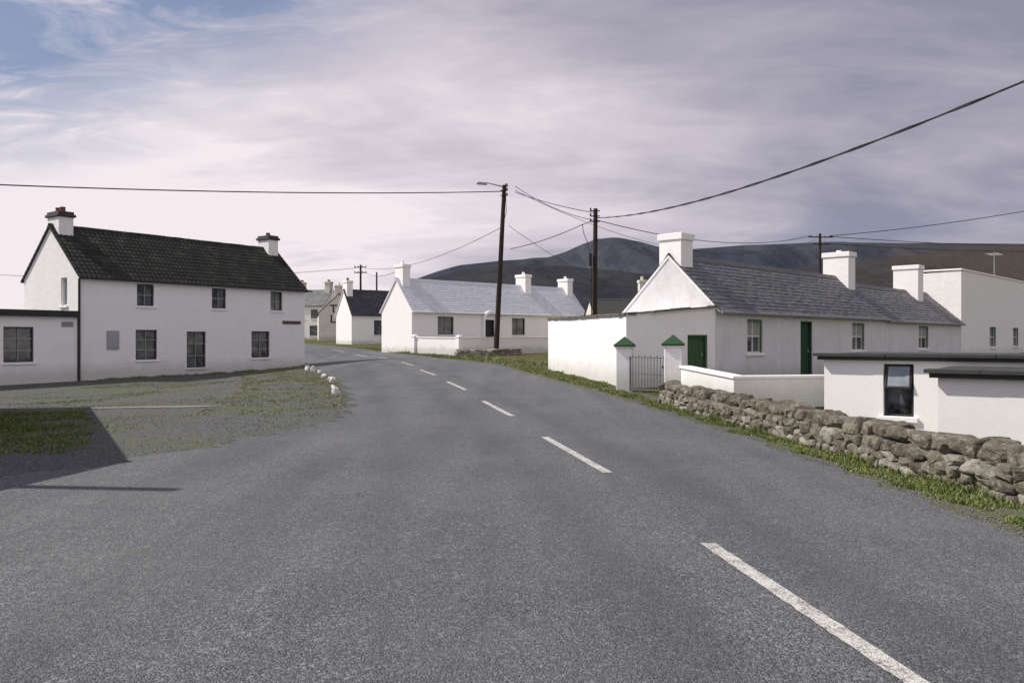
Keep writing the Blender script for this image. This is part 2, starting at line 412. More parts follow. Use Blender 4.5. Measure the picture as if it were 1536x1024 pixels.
# ------------------------------------------------------------------ ground, road
def grid_obj(name,xs,ys,zf,mat,label,smooth=True,kind='structure'):
    X,Y=np.meshgrid(xs,ys); nx,ny=len(xs),len(ys)
    V=[(float(X[j,i]),float(Y[j,i]),zf(float(X[j,i]),float(Y[j,i]))) for j in range(ny) for i in range(nx)]
    F=[(j*nx+i,j*nx+i+1,(j+1)*nx+i+1,(j+1)*nx+i) for j in range(ny-1) for i in range(nx-1)]
    me=bpy.data.meshes.new(name); me.from_pydata(V,[],F); me.materials.append(mat)
    me.polygons.foreach_set('use_smooth',[smooth]*len(F))
    return link(bpy.data.objects.new(name,me),None,label,None,kind)
xs=np.concatenate([[-6000,-3500,-2000,-1200,-700,-400,-220,-130,-80,-55],np.arange(-40,45,.5),[48,55,70,100,160,260,450,800,1400,2400,4000,6000]])
ys=np.concatenate([[-3000,-1500,-700,-300,-120,-60,-35,-20],np.arange(-12,75,.5),np.arange(76,130,2.5),[140,160,200,280,420,700,1200,2200,4000,7000]])
grid_obj('ground',xs,ys,gz,M_ground,'rough grass pasture land around the village')

LT=np.array([(-12,-30),(8.4,-30),(8.7,-12),(9,-5.9),(10.3,-5.0),(12.2,-4.4),(14.5,-3.5),(17,-3.45),(20.5,-4.15),(25.8,-5.5),(30,-7),(35,-8.7),(39,-9.9),(42,-10.7),(47,-12.2),(53,-14.5),(59,-17.5),(66,-21.5),(74,-27),(82,-34),(92,-44)])
RT=np.array([(-12,5.8),(0,4.9),(3,4.5),(6.46,4.14),(9,3.98),(12.5,3.77),(16.8,3.26),(19.5,2.8),(24.7,1.69),(32.7,.05),(37.6,-.9),(42,-3.0),(46,-4.9),(49.5,-6.4),(54,-8.6),(60,-11.3),(66,-14.3),(74,-18.5),(82,-24),(92,-33)])
def Lf(y): return float(np.interp(y,LT[:,0],LT[:,1]))
def Rf(y): return float(np.interp(y,RT[:,0],RT[:,1]))
WT=np.array([(1,5.35),(5,5.1),(7.62,4.88),(9.5,4.62),(12.2,4.4),(15,4.0),(18.8,3.48)])
def Wf(y): return float(np.interp(y,WT[:,0],WT[:,1]))
CT=np.array([(-12,3.6),(3.2,1.91),(3.72,1.85),(6.15,1.51),(9.4,1.13),(12.8,.53),(16.1,0),(19.4,-.7),(22.7,-1.32),(26,-2.12),(29.3,-2.83),(32.6,-3.75),(36,-4.44),(39.3,-5.47),(42.6,-6.5),(46,-7.67),(49.3,-8.95),(52.6,-10.3),(56,-11.8),(59,-13.3),(62,-15),(92,-37)])
def Cf(y): return float(np.interp(y,CT[:,0],CT[:,1]))
def ribbon(name,ys,lf,rf,nc,off,mat,label,jl=0,jr=0,lane=False):
    V=[];F=[];U=[]
    for y in ys:
        y=float(y)
        l=lf(y)+jl*(mn.noise((1.3,y*1.7,0))+.6*mn.noise((4.3,y*7,0))+.4*mn.noise((9.3,y*21,0)))
        r=rf(y)+jr*(mn.noise((8.3,y*1.7,0))+.6*mn.noise((2.3,y*7,0))+.4*mn.noise((7.3,y*21,0)))
        for i in range(nc+1):
            x=l+(r-l)*i/nc; V.append((x,y,gz(x,y)+off)); U.append(x-Cf(y))
    w=nc+1
    F=[(j*w+i,j*w+i+1,(j+1)*w+i+1,(j+1)*w+i) for j in range(len(ys)-1) for i in range(nc)]
    me=bpy.data.meshes.new(name); me.from_pydata(V,[],F); me.materials.append(mat); me.polygons.foreach_set('use_smooth',[True]*len(F))
    if lane: me.attributes.new('lane','FLOAT','POINT').data.foreach_set('value',U)
    return link(bpy.data.objects.new(name,me),None,label,None,'structure')
yr=np.concatenate([np.arange(-12,8.2,.4),np.arange(8.2,10,.05),np.arange(10,50,.10),np.arange(50,92,.4)])
ribbon('road',yr,Lf,Rf,30,.020,M_road,'worn grey chip seal road curving through the village',.34,.16,lane=True)
ribbon('forecourt',np.arange(8.3,47,.25),lambda y:-34,lambda y:Lf(y)+1.0,70,.012,M_gravel,'gravel and moss forecourt before the white house')
ribbon('grass_verge',np.arange(1,46,.25),lambda y:Rf(y)-.4,lambda y:(Wf(y)+.3) if y<18.8 else float(np.interp(y,[18.8,22,23.5,33,40,46],[3.9,3.6,3.5,1.6,2.2,-1.5])),8,.012,M_verge,'grassy verge between road and walls')
ribbon('far_verge',np.arange(44,62,.4),lambda y:Rf(y)-.3,lambda y:Rf(y)+2.2,5,.012,M_verge,'grass verge along the bend')
ribbon('concrete_strip',np.arange(18.0,18.35,.05),lambda y:-9.9+(y-18)*.8,lambda y:-7.3+(y-18)*.5,10,.024,M_conc,'pale concrete strip in the gravel',.4,.6)

for (a,b_) in [(2.7,6.15),(9.4,12.8),(16.1,19.4),(22.7,26),(29.3,32.6),(36,39.3),(42.6,46),(49.3,52.6),(56,59)]:
    V=[];F=[];ys_=np.linspace(a,b_,60)
    for j,y in enumerate(ys_):
        y=float(y); c=Cf(y)
        e1=.060+.010*mn.noise((y*9,0,0))+.006*mn.noise((y*31,3,0)); e2=.060+.010*mn.noise((y*9,7,0))+.006*mn.noise((y*31,9,0))
        for x in (c-e1,c,c+e2): V.append((x,y,gz(x,y)+.025))
    F=[(j*3+i,j*3+i+1,j*3+i+4,j*3+i+3) for j in range(59) for i in range(2)]
    me=bpy.data.meshes.new('centre_line_dash'); me.from_pydata(V,[],F); me.materials.append(M_paint)
    link(bpy.data.objects.new('centre_line_dash',me),None,'worn white centre line dash on the road',None,'structure')

# ------------------------------------------------------------------ mountains
def mountain(name,label,prof,Yc,y0,y1,mat,amp,nx=240,ny=70,seed=0,rock=0):
    px=[p[0] for p in prof]; py=[p[1] for p in prof]; s=Yc/1200
    def h(X): return max(0,(508-float(np.interp(X/s+768,px,py)))*s)
    xs=np.linspace((px[0]-768)*s,(px[-1]-768)*s,nx); ysm=np.concatenate([np.linspace(y0,Yc,ny),np.linspace(Yc,y1,20)[1:]])
    def zf(x,y):
        v=(y-y0)/(Yc-y0) if y<=Yc else 1-(y-Yc)/(y1-Yc)
        H=h(x); f=sm(v)*.6+v*.4 if y<=Yc else sm(v)
        nz=mn.fractal((x*.0022+seed,y*.0022,0),1.0,2.0,7)
        nz2=abs(mn.noise((x*.006+seed,y*.002,3)))+rock*abs(mn.noise((x*.018+seed,y*.005,5)))
        return -6+H*f+ (nz*amp-nz2*amp*1.2)*(v*(1-v)*3+.012)*min(1,H/120)
    return grid_obj(name,xs,ysm,zf,mat,label)
mountain('mountain','rounded dark haze-tinted blue mountain with a long craggy ridge',[(540,508),(590,450),(620,415),(660,401),(690,393),(740,388),(780,385),(822,382),(850,373),(872,363),(892,356),(912,353),(935,354),(958,358),(980,364),(1000,368),(1040,369),(1080,366),(1120,363),(1160,362),(1230,359),(1400,360),(1536,361),(1800,368),(2100,400),(2400,500)],2400,1300,3200,M_hill,60,nx=380,ny=80,rock=.3)
mountain('hill','dark brown moorland hill before the mountain',[(560,508),(620,424),(660,406),(700,397),(750,392),(800,390),(850,392),(900,398),(960,404),(1020,406),(1080,404),(1150,400),(1230,394),(1320,382),(1420,370),(1536,364),(1600,364),(1900,395),(2300,500)],1500,700,1900,M_hill2,22,seed=9)

# ------------------------------------------------------------------ LEFT HOUSE
zb=-.1
lh=house('two_storey_house','white two storey house with dark tiled roof beside gravel forecourt','house',-18.0,33.1,.583,.812,11.8,5.0,4.30,6.5,zb,M_white,M_tile,
  wins=[(2.5,3.3,3.05,4.03,2,2),(6.22,7.0,3.05,4.03,2,2),(9.6,10.35,3.05,4.03,2,2),(2.44,3.45,.66,2.0,2,3),(4.9,5.9,.24,1.94,2,3),(8.45,9.55,.64,1.98,2,3)],
  chims=[dict(x=.42,top=7.05,wx=.62,wy=1.05,cap=M_cap,pots=2,potmat=M_terra,ph=.22),dict(x=11.35,top=7.15,wx=.62,wy=.95,cap=M_cap,pots=1,potmat=M_terra,ph=.18)],
  gwins=[(1.0,1.55,3.0,4.2)],style='pantile',sw=.21,ch=.27,seed=5,verge=M_black)
g=MB(); g.box(1.15,1.68,-.05,.02,1.25,2.05); g.box(1.19,1.64,-.065,-.052,1.3,2.0,0); g.box(1.2,1.62,-.07,-.066,1.64,1.66,0); g.obj('meter_box',M_box,lh,bevel=.01)
g=MB(); g.box(10.35,11.5,-.05,-.005,2.48,2.64); g.obj('street_name_board',M_brown,lh)
g=MB(); g.tube((-.02,-.07,-.3),(-.02,-.07,4.2),.05,.05,8); g.obj('downpipe',M_black,lh)
an=empty('flat_roofed_annex',-18.0-.583*8,33.1-.812*8,zb-.05,math.atan2(.812,.583),label='low white flat roofed extension joined to the house gable',category='building')
w=MB(); panel(w,0,7.93,-.8,2.70,[(5.15,6.25,.82,2.22),(1.2,2.3,.82,2.22)])
w.poly([(0,0,-.8),(0,4,-.8),(0,4,2.70),(0,0,2.70)]); w.poly([(7.93,0,-.8),(7.93,4,-.8),(7.93,4,2.70),(7.93,0,2.70)]); w.poly([(0,4,-.8),(7.93,4,-.8),(7.93,4,2.7),(0,4,2.7)])
w.obj('wall',M_white,an)
for a in (1.2,5.15): window(an,F_front,a,a+1.1,.82,2.22,2,3)
r=MB(); r.box(-.12,7.92,-.14,4.1,2.70,2.86); r.box(-.16,7.92,-.18,-.142,2.64,2.90,0); r.obj('roof',M_black,an)
g=MB(); g.box(7.3,7.75,-.04,-.003,2.25,2.45); g.obj('wall_plaque',M_metal,an)

# ------------------------------------------------------------------ MIDDLE HOUSE
mh=house('white_cottage','long white cottage with pale slate roof behind a low wall','house',-6.54,52,.743,.669,16.7,3.6,3.55,5.6,.6,M_white2,M_slate_light,
  wins=[(2.1,3.45,1.87,3.1,2,1),(8.8,10.1,1.87,3.1,2,1),(13.2,14.3,1.9,3.05,2,1)],doors=[(6.2,7.1,.75,2.95,M_black)],
  chims=[dict(x=.5,top=6.6,wx=.6,wy=.95,style=1,pots=1,ph=.25,mat=M_white2),dict(x=11.6,top=6.5,wx=.6,wy=1.1,style=1,pots=1,ph=.2,mat=M_white2),dict(x=16.2,top=6.4,wx=.6,wy=1.1,style=1,pots=1,ph=.2,mat=M_white2)],
  gutter=M_wframe,seed=11,verge=M_white2,sw=.30,ch=.22,ridgetint=.4,jit=.5)
g=MB(); pts=[]
for i in range(13):
    a=math.pi*i/12; pts.append((6.65-.62*math.cos(a),2.35+.45*math.sin(a)))
for i in range(12):
    (x0,z0),(x1,z1)=pts[i],pts[i+1]; (u0,w0),(u1,w1)=[(6.65+(x-6.65)*1.28,2.35+(z-2.35)*1.4) for x,z in (pts[i],pts[i+1])]
    g.poly([(x0,-.3,z0),(x1,-.3,z1),(u1,-.3,w1),(u0,-.3,w0)]); g.poly([(u0,-.3,w0),(u1,-.3,w1),(u1,.0,w1),(u0,.0,w0)]); g.poly([(x0,-.3,z0),(x1,-.3,z1),(x1,.0,z1),(x0,.0,z0)])
g.box(5.86,6.03,-.3,0,-.3,2.35); g.box(7.27,7.44,-.3,0,-.3,2.35)
g.obj('porch_arch',M_white2,mh)

house('small_cottage','small white cottage with dark slate roof by the bend','house',-14.9,74,.8,.6,9,3.4,3.9,6.2,1.0,M_white2,M_slate_dark,
  wins=[(2.3,3.6,1.95,3.35,2,1),(6,7,1.95,3.3,2,1)],chims=[dict(x=.4,top=7.1,wx=.6,wy=1.0,style=1,pots=1,potmat=M_terra),dict(x=8.6,top=7.0,wx=.6,wy=1.0,style=1)],seed=21,verge=M_white2,gutter=None)
lb=house('lettered_building','cream rendered building with black lettering on its gable','building',-17.6,92,-.25,.968,10,4.6,4.6,6.8,1.4,M_cream,M_slate,
  gwins=[],chims=[dict(x=.4,top=7.7,wx=.6,wy=1.0,mat=M_cream,cap=M_cream),dict(x=9.5,top=7.7,wx=.6,wy=1.0,mat=M_cream,cap=M_cream)],seed=31,gutter=None,ch=.35,sw=.5)
for txt,z in (('Th',3.35),('Lo',2.2)):
    cu=bpy.data.curves.new('t','FONT'); cu.body=txt; cu.size=1.3; cu.extrude=.01; cu.offset=.02
    to=bpy.data.objects.new('t',cu); coll.objects.link(to)
    bpy.context.view_layer.update()
    me=bpy.data.meshes.new_from_object(to.evaluated_get(bpy.context.evaluated_depsgraph_get())); bpy.data.objects.remove(to)
    me.materials.clear(); me.materials.append(M_black)
    t=bpy.data.objects.new('painted_lettering',me); link(t,lb); t.location=(-.03,3.35,z-.15); t.rotation_euler=(math.radians(90),0,math.radians(-90))
house('village_shop','tall white terraced building with grey slate roof and chimneys','building',-44,118,.97,-.24,17.5,6,6.4,8.7,1.4,M_white2,M_slate,
  wins=[(x,x+1.1,4.5,5.8) for x in (6.5,9,11.3,13.4,15.6)]+[(x,x+1.4,2.0,3.5) for x in (6.4,8.9,13.1,15.4)],doors=[(11.4,12.4,1.5,3.7,M_black)],
  chims=[dict(x=8.0,top=10.2,wx=.8,wy=1.1,mat=M_cream,cap=M_cream),dict(x=12.6,top=9.9,wx=.8,wy=1.1,mat=M_cream,cap=M_cream,potmat=M_terra,pots=2),dict(x=16.9,top=9.9,wx=.8,wy=1.1,mat=M_cream,cap=M_cream,potmat=M_terra,pots=2)],seed=41,gutter=None,ch=.4,sw=.6)
house('low_cottage','low pale cottage with dark roof behind the yard','house',6.0,57.5,.995,.1,12,4,3.3,4.5,.7,M_cream,M_felt,
  wins=[(.6,1.6,2.2,3.0,2,1),(2.4,3.3,2.2,3.0,2,1)],chims=[dict(x=4.0,top=6.0,wx=.5,wy=.6,mat=M_cream,cap=M_cream,style=1)],seed=51)

# ------------------------------------------------------------------ RIGHT HOUSE
zb=.1
rh=house('slate_roofed_cottage','long low white cottage with grey slate roof and green door','house',6.36,24.85,.702,.712,14.3,3.45,2.6,4.3,zb,M_grey,M_slate,
  wins=[(2.0,3.05,1.12,2.25,2,2),(10.7,12.0,1.12,2.25,2,2)],doors=[(5.95,6.95,.15,2.25,M_greendark)],
  chims=[dict(x=.42,top=5.05,wx=.7,wy=.85,style=1,pots=0,mat=M_white2),dict(x=13.6,top=5.45,wx=.75,wy=1.15,style=1,pots=1,ph=.1,mat=M_white2)],
  frame=M_wframe,outer=M_casing,gutter=M_metal,seed=61,verge=M_white2,curt=True,jit=1.6,sw=.26,ch=.19,vov=.03)
house('adjoining_cottage','adjoining low white cottage with slightly lower grey slate roof','house',6.36+.702*14.32,24.85+.712*14.32,.702,.712,11.1,3.45,2.52,4.06,zb,M_grey,M_slate,
  wins=[(4.4,5.8,1.12,2.22,2,2)],chims=[dict(x=8.2,top=5.45,wx=.8,wy=1.25,style=1,pots=0,mat=M_white2)],
  frame=M_wframe,outer=M_casing,gutter=M_metal,seed=65,verge=M_white2,curt=True,jit=1.6,sw=.26,ch=.19,vov=.0)
pb=empty('parapet_building',24.25,43.0,.3,math.atan2(.712,.702),label='tall white parapet walled building at the end of the terrace',category='building')
DW=2.7
w=MB(); panel(w,0,16,-.8,5.0,[(5.6,7.0,.8,2.0),(11,12.4,.8,2.0)]); w.poly([(0,0,-.8),(0,DW,-.8),(0,DW,4.9),(0,0,5.0)]); w.poly([(16,0,-.8),(16,DW,-.8),(16,DW,5),(16,0,5)]); w.poly([(0,DW,-.8),(16,DW,-.8),(16,DW,4.9),(0,DW,4.9)])
w.obj('wall',M_white,pb)
g=MB(); g.box(-.06,16.06,-.06,DW+.06,5.0,5.10); g.obj('coping',M_white2,pb,bevel=.03)
for a in (5.6,11): window(pb,F_front,a,a+1.4,.8,2.0,2,2,M_wframe,outer=M_casing)
g=MB(); g.tube((10.8,1,5.1),(10.8,1,6.9),.03,.03,6); g.tube((10,1,6.75),(11.6,1,6.75),.025,.025,6)
for i in range(6): g.tube((10.1+i*.28,.65,6.75),(10.1+i*.28,1.35,6.75),.015,.015,5)
an2=g.obj('television_aerial',M_metal,None,label='thin metal television aerial on the parapet roof',category='aerial'); an2.location=(24.25,43,.3); an2.rotation_euler=(0,0,math.atan2(.712,.702))

# ------------------------------------------------------------------ outbuilding
ob_=empty('outbuilding',3.37,23.5,.1,0,label='white walled outbuilding with green door against the cottage gable',category='outbuilding')
P=[(0,0),(-1.87,9.5),(1.4,10.2),(2.8,3.0),(2.97,1.33)]
tops=[2.2,2.28,2.28,2.45,2.47]
w=MB()
def segf(p,q):
    d=Vector((q[0]-p[0],q[1]-p[1])); Ln=d.length; d/=Ln; nrm=Vector((-d.y,d.x))
    return Ln,(lambda s,dd,z:(p[0]+d.x*s+nrm.x*dd,p[1]+d.y*s+nrm.y*dd,z))
Ln,ff=segf(P[0],P[4]); w.map=ff
panel(w,0,Ln,-.6,2.2,[(2.2,2.95,.0,1.62)],.2); w.poly([(0,0,2.2),(Ln,0,2.2),(Ln,0,2.47)])
f_door=ff
w.map=None
for i in range(4):
    p,q=P[i],P[i+1]
    w.poly([(p[0],p[1],-.6),(q[0],q[1],-.6),(q[0],q[1],tops[i+1]),(p[0],p[1],tops[i])])
w.poly([(P[i][0],P[i][1],tops[i]-.04) for i in range(5)])
w.obj('wall',M_white,ob_)
door(ob_,f_door,2.2,2.95,.0,1.62,M_greendoor,.12)
c=MB(); rr=random.Random(3)
def coping_run(c,p,q,z0,z1,wd=.32,out=.07):
    L_,f=segf(p,q); x=0
    while x<L_-.05:
        x2=min(L_,x+rr.uniform(.3,.6)); za=z0+(z1-z0)*x/L_; zc=z0+(z1-z0)*x2/L_; h=.05+rr.uniform(0,.035); o=out+rr.uniform(-.03,.03)
        c.hexa([f(x,-o,za),f(x2-.01,-o,zc),f(x2-.01,wd,zc),f(x,wd,za)],[f(x,-o,za+h),f(x2-.01,-o,zc+h),f(x2-.01,wd,zc+h),f(x,wd,za+h)],0,rr.random()); x=x2
coping_run(c,P[0],P[4],2.203,2.473); coping_run(c,P[1],P[0],2.283,2.203)
c.obj('coping',M_coping,ob_)

def pillar(x,y,h,label):
    z=gz(x,y); e=empty('gate_pillar',x,y,z,math.radians(-15),label=label,category='gate pillar',group='pillars of the iron gate')
    g=MB(); g.box(-.22,.22,-.22,.22,-.3,h); g.box(-.26,.26,-.26,.26,h,h+.05); g.obj('shaft',M_white,e,bevel=.025)
    c=MB(); b=[(-.28,-.28,h+.05),(.28,-.28,h+.05),(.28,.28,h+.05),(-.28,.28,h+.05)]; b2=[(p,q,h+.09) for p,q,_ in b]
    c.hexa(b,b2)
    for i in range(4): c.poly([b2[i],b2[(i+1)%4],(0,0,h+.33)])
    c.obj('pyramid_cap',M_green,e)
pillar(3.17,22.4,1.22,'white square gate pillar with green pyramid cap by outbuilding')
pillar(4.13,20.4,1.30,'white square gate pillar with green pyramid cap at yard wall')
M_gate=plain('faded_grey_iron',(.08,.085,.10),.6,.3,.4)
g=MB(); a=Vector((3.28,22.12,0)); b_=Vector((4.02,20.68,0)); z=gz(3.6,21.4)
for hh in (.12,.55,1.0): g.tube((a.x,a.y,z+hh),(b_.x,b_.y,z+hh),.012,.012,6)
for i in range(13):
    p=a.lerp(b_,i/12); g.tube((p.x,p.y,z+.06),(p.x,p.y,z+(1.06 if i%2 else 1.0)),.008 if 0<i<12 else .018,None,6)
gt=g.obj('iron_gate',M_gate,None,label='grey iron railing gate between two white pillars',category='gate')
g=MB(); g.box(3.93,3.99,20.83,20.89,z+.72,z+.80); g.obj('latch',M_gate,gt)

def pathwall(name,label,pts,th,tops,mat,cap=None,capo=.04,caph=.07,below=1.2):
    e=empty(name,pts[0][0],pts[0][1],gz(*pts[0]),0,label=label,category='wall'); ox,oy,oz=e.location
    w=MB(); c=MB()
    for i in range(len(pts)-1):
        p=(pts[i][0]-ox,pts[i][1]-oy); q=(pts[i+1][0]-ox,pts[i+1][1]-oy); L_,f=segf(p,q); z0=tops[i]-oz; z1=tops[i+1]-oz
        ex=th/2-.003*i if i<len(pts)-2 else 0
        L2=L_+ex
        w.hexa([f(0,-th/2,-below),f(L2,-th/2,-below),f(L2,th/2,-below),f(0,th/2,-below)],[f(0,-th/2,z0),f(L2,-th/2,z1),f(L2,th/2,z1),f(0,th/2,z0)])
        t=th/2+capo
        c.hexa([f(0,-t,z0),f(L2+capo,-t,z1),f(L2+capo,t,z1),f(0,t,z0)],[f(0,-t,z0+caph-i*.003),f(L2+capo,-t,z1+caph-i*.003),f(L2+capo,t,z1+caph-i*.003),f(0,t,z0+caph-i*.003)])
    w.obj('wall',mat,e); c.obj('coping',cap or M_white2,e,bevel=.015)
    return e
pathwall('yard_wall','low white yard wall in front of the cottage',[(4.35,20.3),(4.95,17.6),(7.4,18.5),(9.2,20.0)],.22,[.86,.72,.70,.72],M_white)
pathwall('garden_wall','low white garden wall before the long cottage',[(-6.2,50.5),(-3.2,47.6),(2.5,52.75),(4.3,54.4)],.22,[1.66,1.62,1.66,1.66],M_white2)
for i,(x,y) in enumerate([(-6.15,50.35),(-3.15,47.5)]):
    zz=gz(x,y); e=empty('garden_wall_pier',x,y,zz,.73,label='white square pier on the garden wall',category='pier',group='piers of the garden wall')
    g=MB(); g.box(-.16,.16,-.16,.16,-.3,1.10); g.obj('shaft',M_white2,e)
    g=MB(); g.box(-.19,.19,-.19,.19,1.10,1.16); g.hexa([(-.16,-.16,1.16),(.16,-.16,1.16),(.16,.16,1.16),(-.16,.16,1.16)],[(-.05,-.05,1.25),(.05,-.05,1.25),(.05,.05,1.25),(-.05,.05,1.25)]); g.obj('cap',M_white2,e)

# ------------------------------------------------------------------ stones
def ico(sub):
    bm=bmesh.new(); bmesh.ops.create_icosphere(bm,subdivisions=sub,radius=1); bm.verts.ensure_lookup_table()
    v=np.array([x.co[:] for x in bm.verts]); f=[[q.index for q in p.verts] for p in bm.faces]; bm.free(); return v,np.array(f)
ICO={1:ico(1),2:ico(2),3:ico(3)}
def stone_arr(V,F,T,MI,c,a,b,h,rot,sub,pw,mi,r,rough=.13,cuts=7):
    v,f=ICO[sub]; sgn=np.sign(v); p=sgn*np.abs(v)**pw
    off=r.random()*100
    for _ in range(cuts):
        nn=np.array([r.gauss(0,1),r.gauss(0,1),r.gauss(0,.8)]); nn/=np.linalg.norm(nn); dd=r.uniform(.74,1.08)
        k=np.maximum(0,p@nn-dd); p=p-k[:,None]*nn
    d=np.array([mn.noise(Vector(q)*1.3+Vector((off,0,0)))*.5+.35*mn.noise(Vector(q)*3.4+Vector((0,off,0))) for q in v.tolist()])
    p=p*(1+rough*1.5*d)[:,None]*np.array([a,b,h])
    R=np.array(Matrix.Rotation(rot[2],3,'Z')@Matrix.Rotation(rot[0],3,'X')@Matrix.Rotation(rot[1],3,'Y'))
    p=p@R.T+np.array(c); k=sum(len(x) for x in V)
    V.append(p); F.append(f+k); T+= [r.random()]*len(f); MI+=[mi]*len(f)
def stone_object(name,V,F,T,MI,mats,label,category,group=None,parent=None,smooth=False):
    me=bpy.data.meshes.new(name); me.from_pydata(np.concatenate(V).tolist(),[],np.concatenate(F).tolist())
    for q in mats: me.materials.append(q)
    me.polygons.foreach_set('material_index',MI); me.polygons.foreach_set('use_smooth',[smooth]*len(T))
    at=me.attributes.new('tint','FLOAT','FACE'); at.data.foreach_set('value',T)
    return link(bpy.data.objects.new(name,me),parent,label,category,None,group)
def stone_wall(name,label,pts,height,sub,sz,seed,paleb=0,tl=1.0):
    r=random.Random(seed); V=[];F=[];T=[];MI=[]
    pts=[Vector(p) for p in pts]; core=MB()
    courses=[(.10,.135,.8,.65),(.30,.15,.95,.3),(.51,.15,1.05,.08)]
    for i in range(len(pts)-1):
        p,q=pts[i],pts[i+1]; d=(q-p); L_=d.length; d.normalize(); nr=Vector((-d.y,d.x)); ang=math.atan2(d.y,d.x)
        a_=[(p+nr*s).to_tuple() for s in (-.20,.20)]; b2=[(q+nr*s).to_tuple() for s in (.20,-.20)]
        fp=[a_[0],b2[1],b2[0],a_[1]]
        core.hexa([(x,y,gz(x,y)-.3) for x,y in fp],[(x,y,gz(x,y)+height*.64) for x,y in fp])
        for row,(zr,hr,wr,pale) in enumerate(courses):
            for side in (-1,1):
                x=r.uniform(-.05,.05)
                while x<L_:
                    w=sz*r.uniform(.5,1.35)*wr
                    c=p+d*(x+w/2)+nr*side*.15; zg=gz(c.x,c.y)
                    hz=height*hr*r.uniform(.8,1.15)
                    zc=zg+height*zr+r.uniform(-.02,.02)
                    stone_arr(V,F,T,MI,(c.x,c.y,zc),w*.55,.13*r.uniform(.95,1.2),hz,(r.uniform(-.15,.15),r.uniform(-.2,.2),ang+r.uniform(-.12,.12)),sub,.48,1 if r.random()<pale+paleb else 0,r)
                    x+=w*r.uniform(.90,.97)
        x=r.uniform(0,.05)
        while x<L_:
            up=r.random()<.35
            w=sz*(r.uniform(.45,.75) if up else r.uniform(.75,1.6)); c=p+d*(x+w/2)+nr*r.uniform(-.04,.02); zg=gz(c.x,c.y)
            tilt=r.uniform(-.35,.35)*tl; hz=height*(r.uniform(.21,.28) if up else r.uniform(.15,.22))
            stone_arr(V,F,T,MI,(c.x,c.y,zg+height*(.76+r.uniform(-.03,.04))),w*.57,r.uniform(.20,.27),hz,(r.uniform(-.2,.2),tilt,ang+r.uniform(-.2,.2)),sub,.5,1 if r.random()<paleb else 0,r,.18)
            x+=w*r.uniform(.82,.92)
    o=stone_object(name,V,F,T,MI,[M_stone,M_stonep],label,'wall')
    core.obj('mortar_core',M_stonep,o)
    return o
ypts=[18.9,17,15,13,11,9.5,8,6.5,5,3.5,2]
stone_wall('stone_wall','rough brown grey stone wall with lichen beside the road',[(Wf(y)+.24,y) for y in ypts],.54,3,.29,5)
stone_wall('rubble_wall','low rubble stone wall at the foot of the garden wall',[(-3.3,46.5),(-1.6,47.2),(.4,48.8)],.42,2,.4,8,.55,.4)
r=random.Random(4)
for (x,y,a,h) in [(-4.65,21.0,.11,.15),(-4.9,22.0,.06,.05),(-5.25,23.4,.08,.06),(-5.75,25.6,.11,.12),(-6.1,26.7,.08,.08),(-6.7,28.4,.09,.08),(-7.5,31,.09,.09),(-8.3,33.2,.11,.15),(-8.9,34.6,.10,.10),(-9.4,36.6,.10,.09),(-9.9,38.5,.12,.09)]:
    V=[];F=[];T=[];MI=[]; z=gz(x,y)
    stone_arr(V,F,T,MI,(0,0,h*.75),a,a*.8,h,(r.uniform(-.2,.2),r.uniform(-.5,.5),r.uniform(0,3)),3,.7,0,r,.35,12)
    o=stone_object('painted_boulder',V,F,T,MI,[M_wstone],'small whitewashed boulder marking the road edge','boulder','whitewashed stones along the road edge'); o.location=(x,y,z)

r=random.Random(77); v1,f1=ICO[1]; VV=[];FF=[];TT=[]; k=0
def peb(x,y,s):
    global k
    sc=np.array([s*r.uniform(.7,1.3),s*r.uniform(.7,1.3),s*r.uniform(.4,.8)])
    VV.append(v1*sc*(1+rng.uniform(-.2,.2,(len(v1),1)))+np.array([x,y,gz(x,y)+.016+s*.25])); FF.append(f1+k); k+=len(v1); TT.extend([r.random()]*len(f1))
for _ in range(2600):
    y=9+r.random()**1.3*16; x=Lf(y)-r.gauss(0,.8); peb(x,y,r.uniform(.005,.013))
for _ in range(2200):
    y=4+r.random()*16; x=Rf(y)+r.gauss(.08,.2); peb(x,y,r.uniform(.005,.013))
me=bpy.data.meshes.new('loose_chippings'); me.from_pydata(np.concatenate(VV).tolist(),[],np.concatenate(FF).tolist()); me.materials.append(plain('grey_chippings',(.22,.22,.225),.9,.2,.6,30))
me.attributes.new('tint','FLOAT','FACE').data.foreach_set('value',TT)
link(bpy.data.objects.new('loose_chippings',me),None,'loose stone chippings along the road edges',None,'stuff')

# ------------------------------------------------------------------ low buildings on the right
def lowblock(name,label,ox,oy,L,W,top,bot,wins,ang):
    e=empty(name,ox,oy,-1.0,ang,label=label,category='building'); t=top+1.0; w=MB()
    panel(w,0,L,-.5,t-.12,[(a,b,c+1,d+1) for a,b,c,d in wins],.16); w.poly([(0,0,-.5),(0,W,-.5),(0,W,t-.12),(0,0,t-.12)]); w.poly([(L,0,-.5),(L,W,-.5),(L,W,t-.12),(L,0,t-.12)]); w.poly([(0,W,-.5),(L,W,-.5),(L,W,t-.12),(0,W,t-.12)])
    w.obj('wall',M_smooth,e)
    r=MB(); rr=random.Random(int(ox*10))
    r.box(-.10,L+.1,-.10,W+.1,t-.12,t-.055); x=-.16
    while x<L+.15:
        x2=min(L+.16,x+rr.uniform(.5,.9)); h=t-.052
        r.box(x,x2-.006,-.17+rr.uniform(-.015,.015),.25,h,h+.045+rr.uniform(0,.012),0,rr.random()); x=x2
    r.box(-.16,L+.16,.26,W+.16,t-.052,t-.02)
    r.obj('roof',M_felt,e)
    for a,b,c,d in wins:
        window(e,F_front,a,b,c+1,d+1,1,2,M_frame,depth=.15,top=M_frost,half=.56,bars=M_frame)
    return e
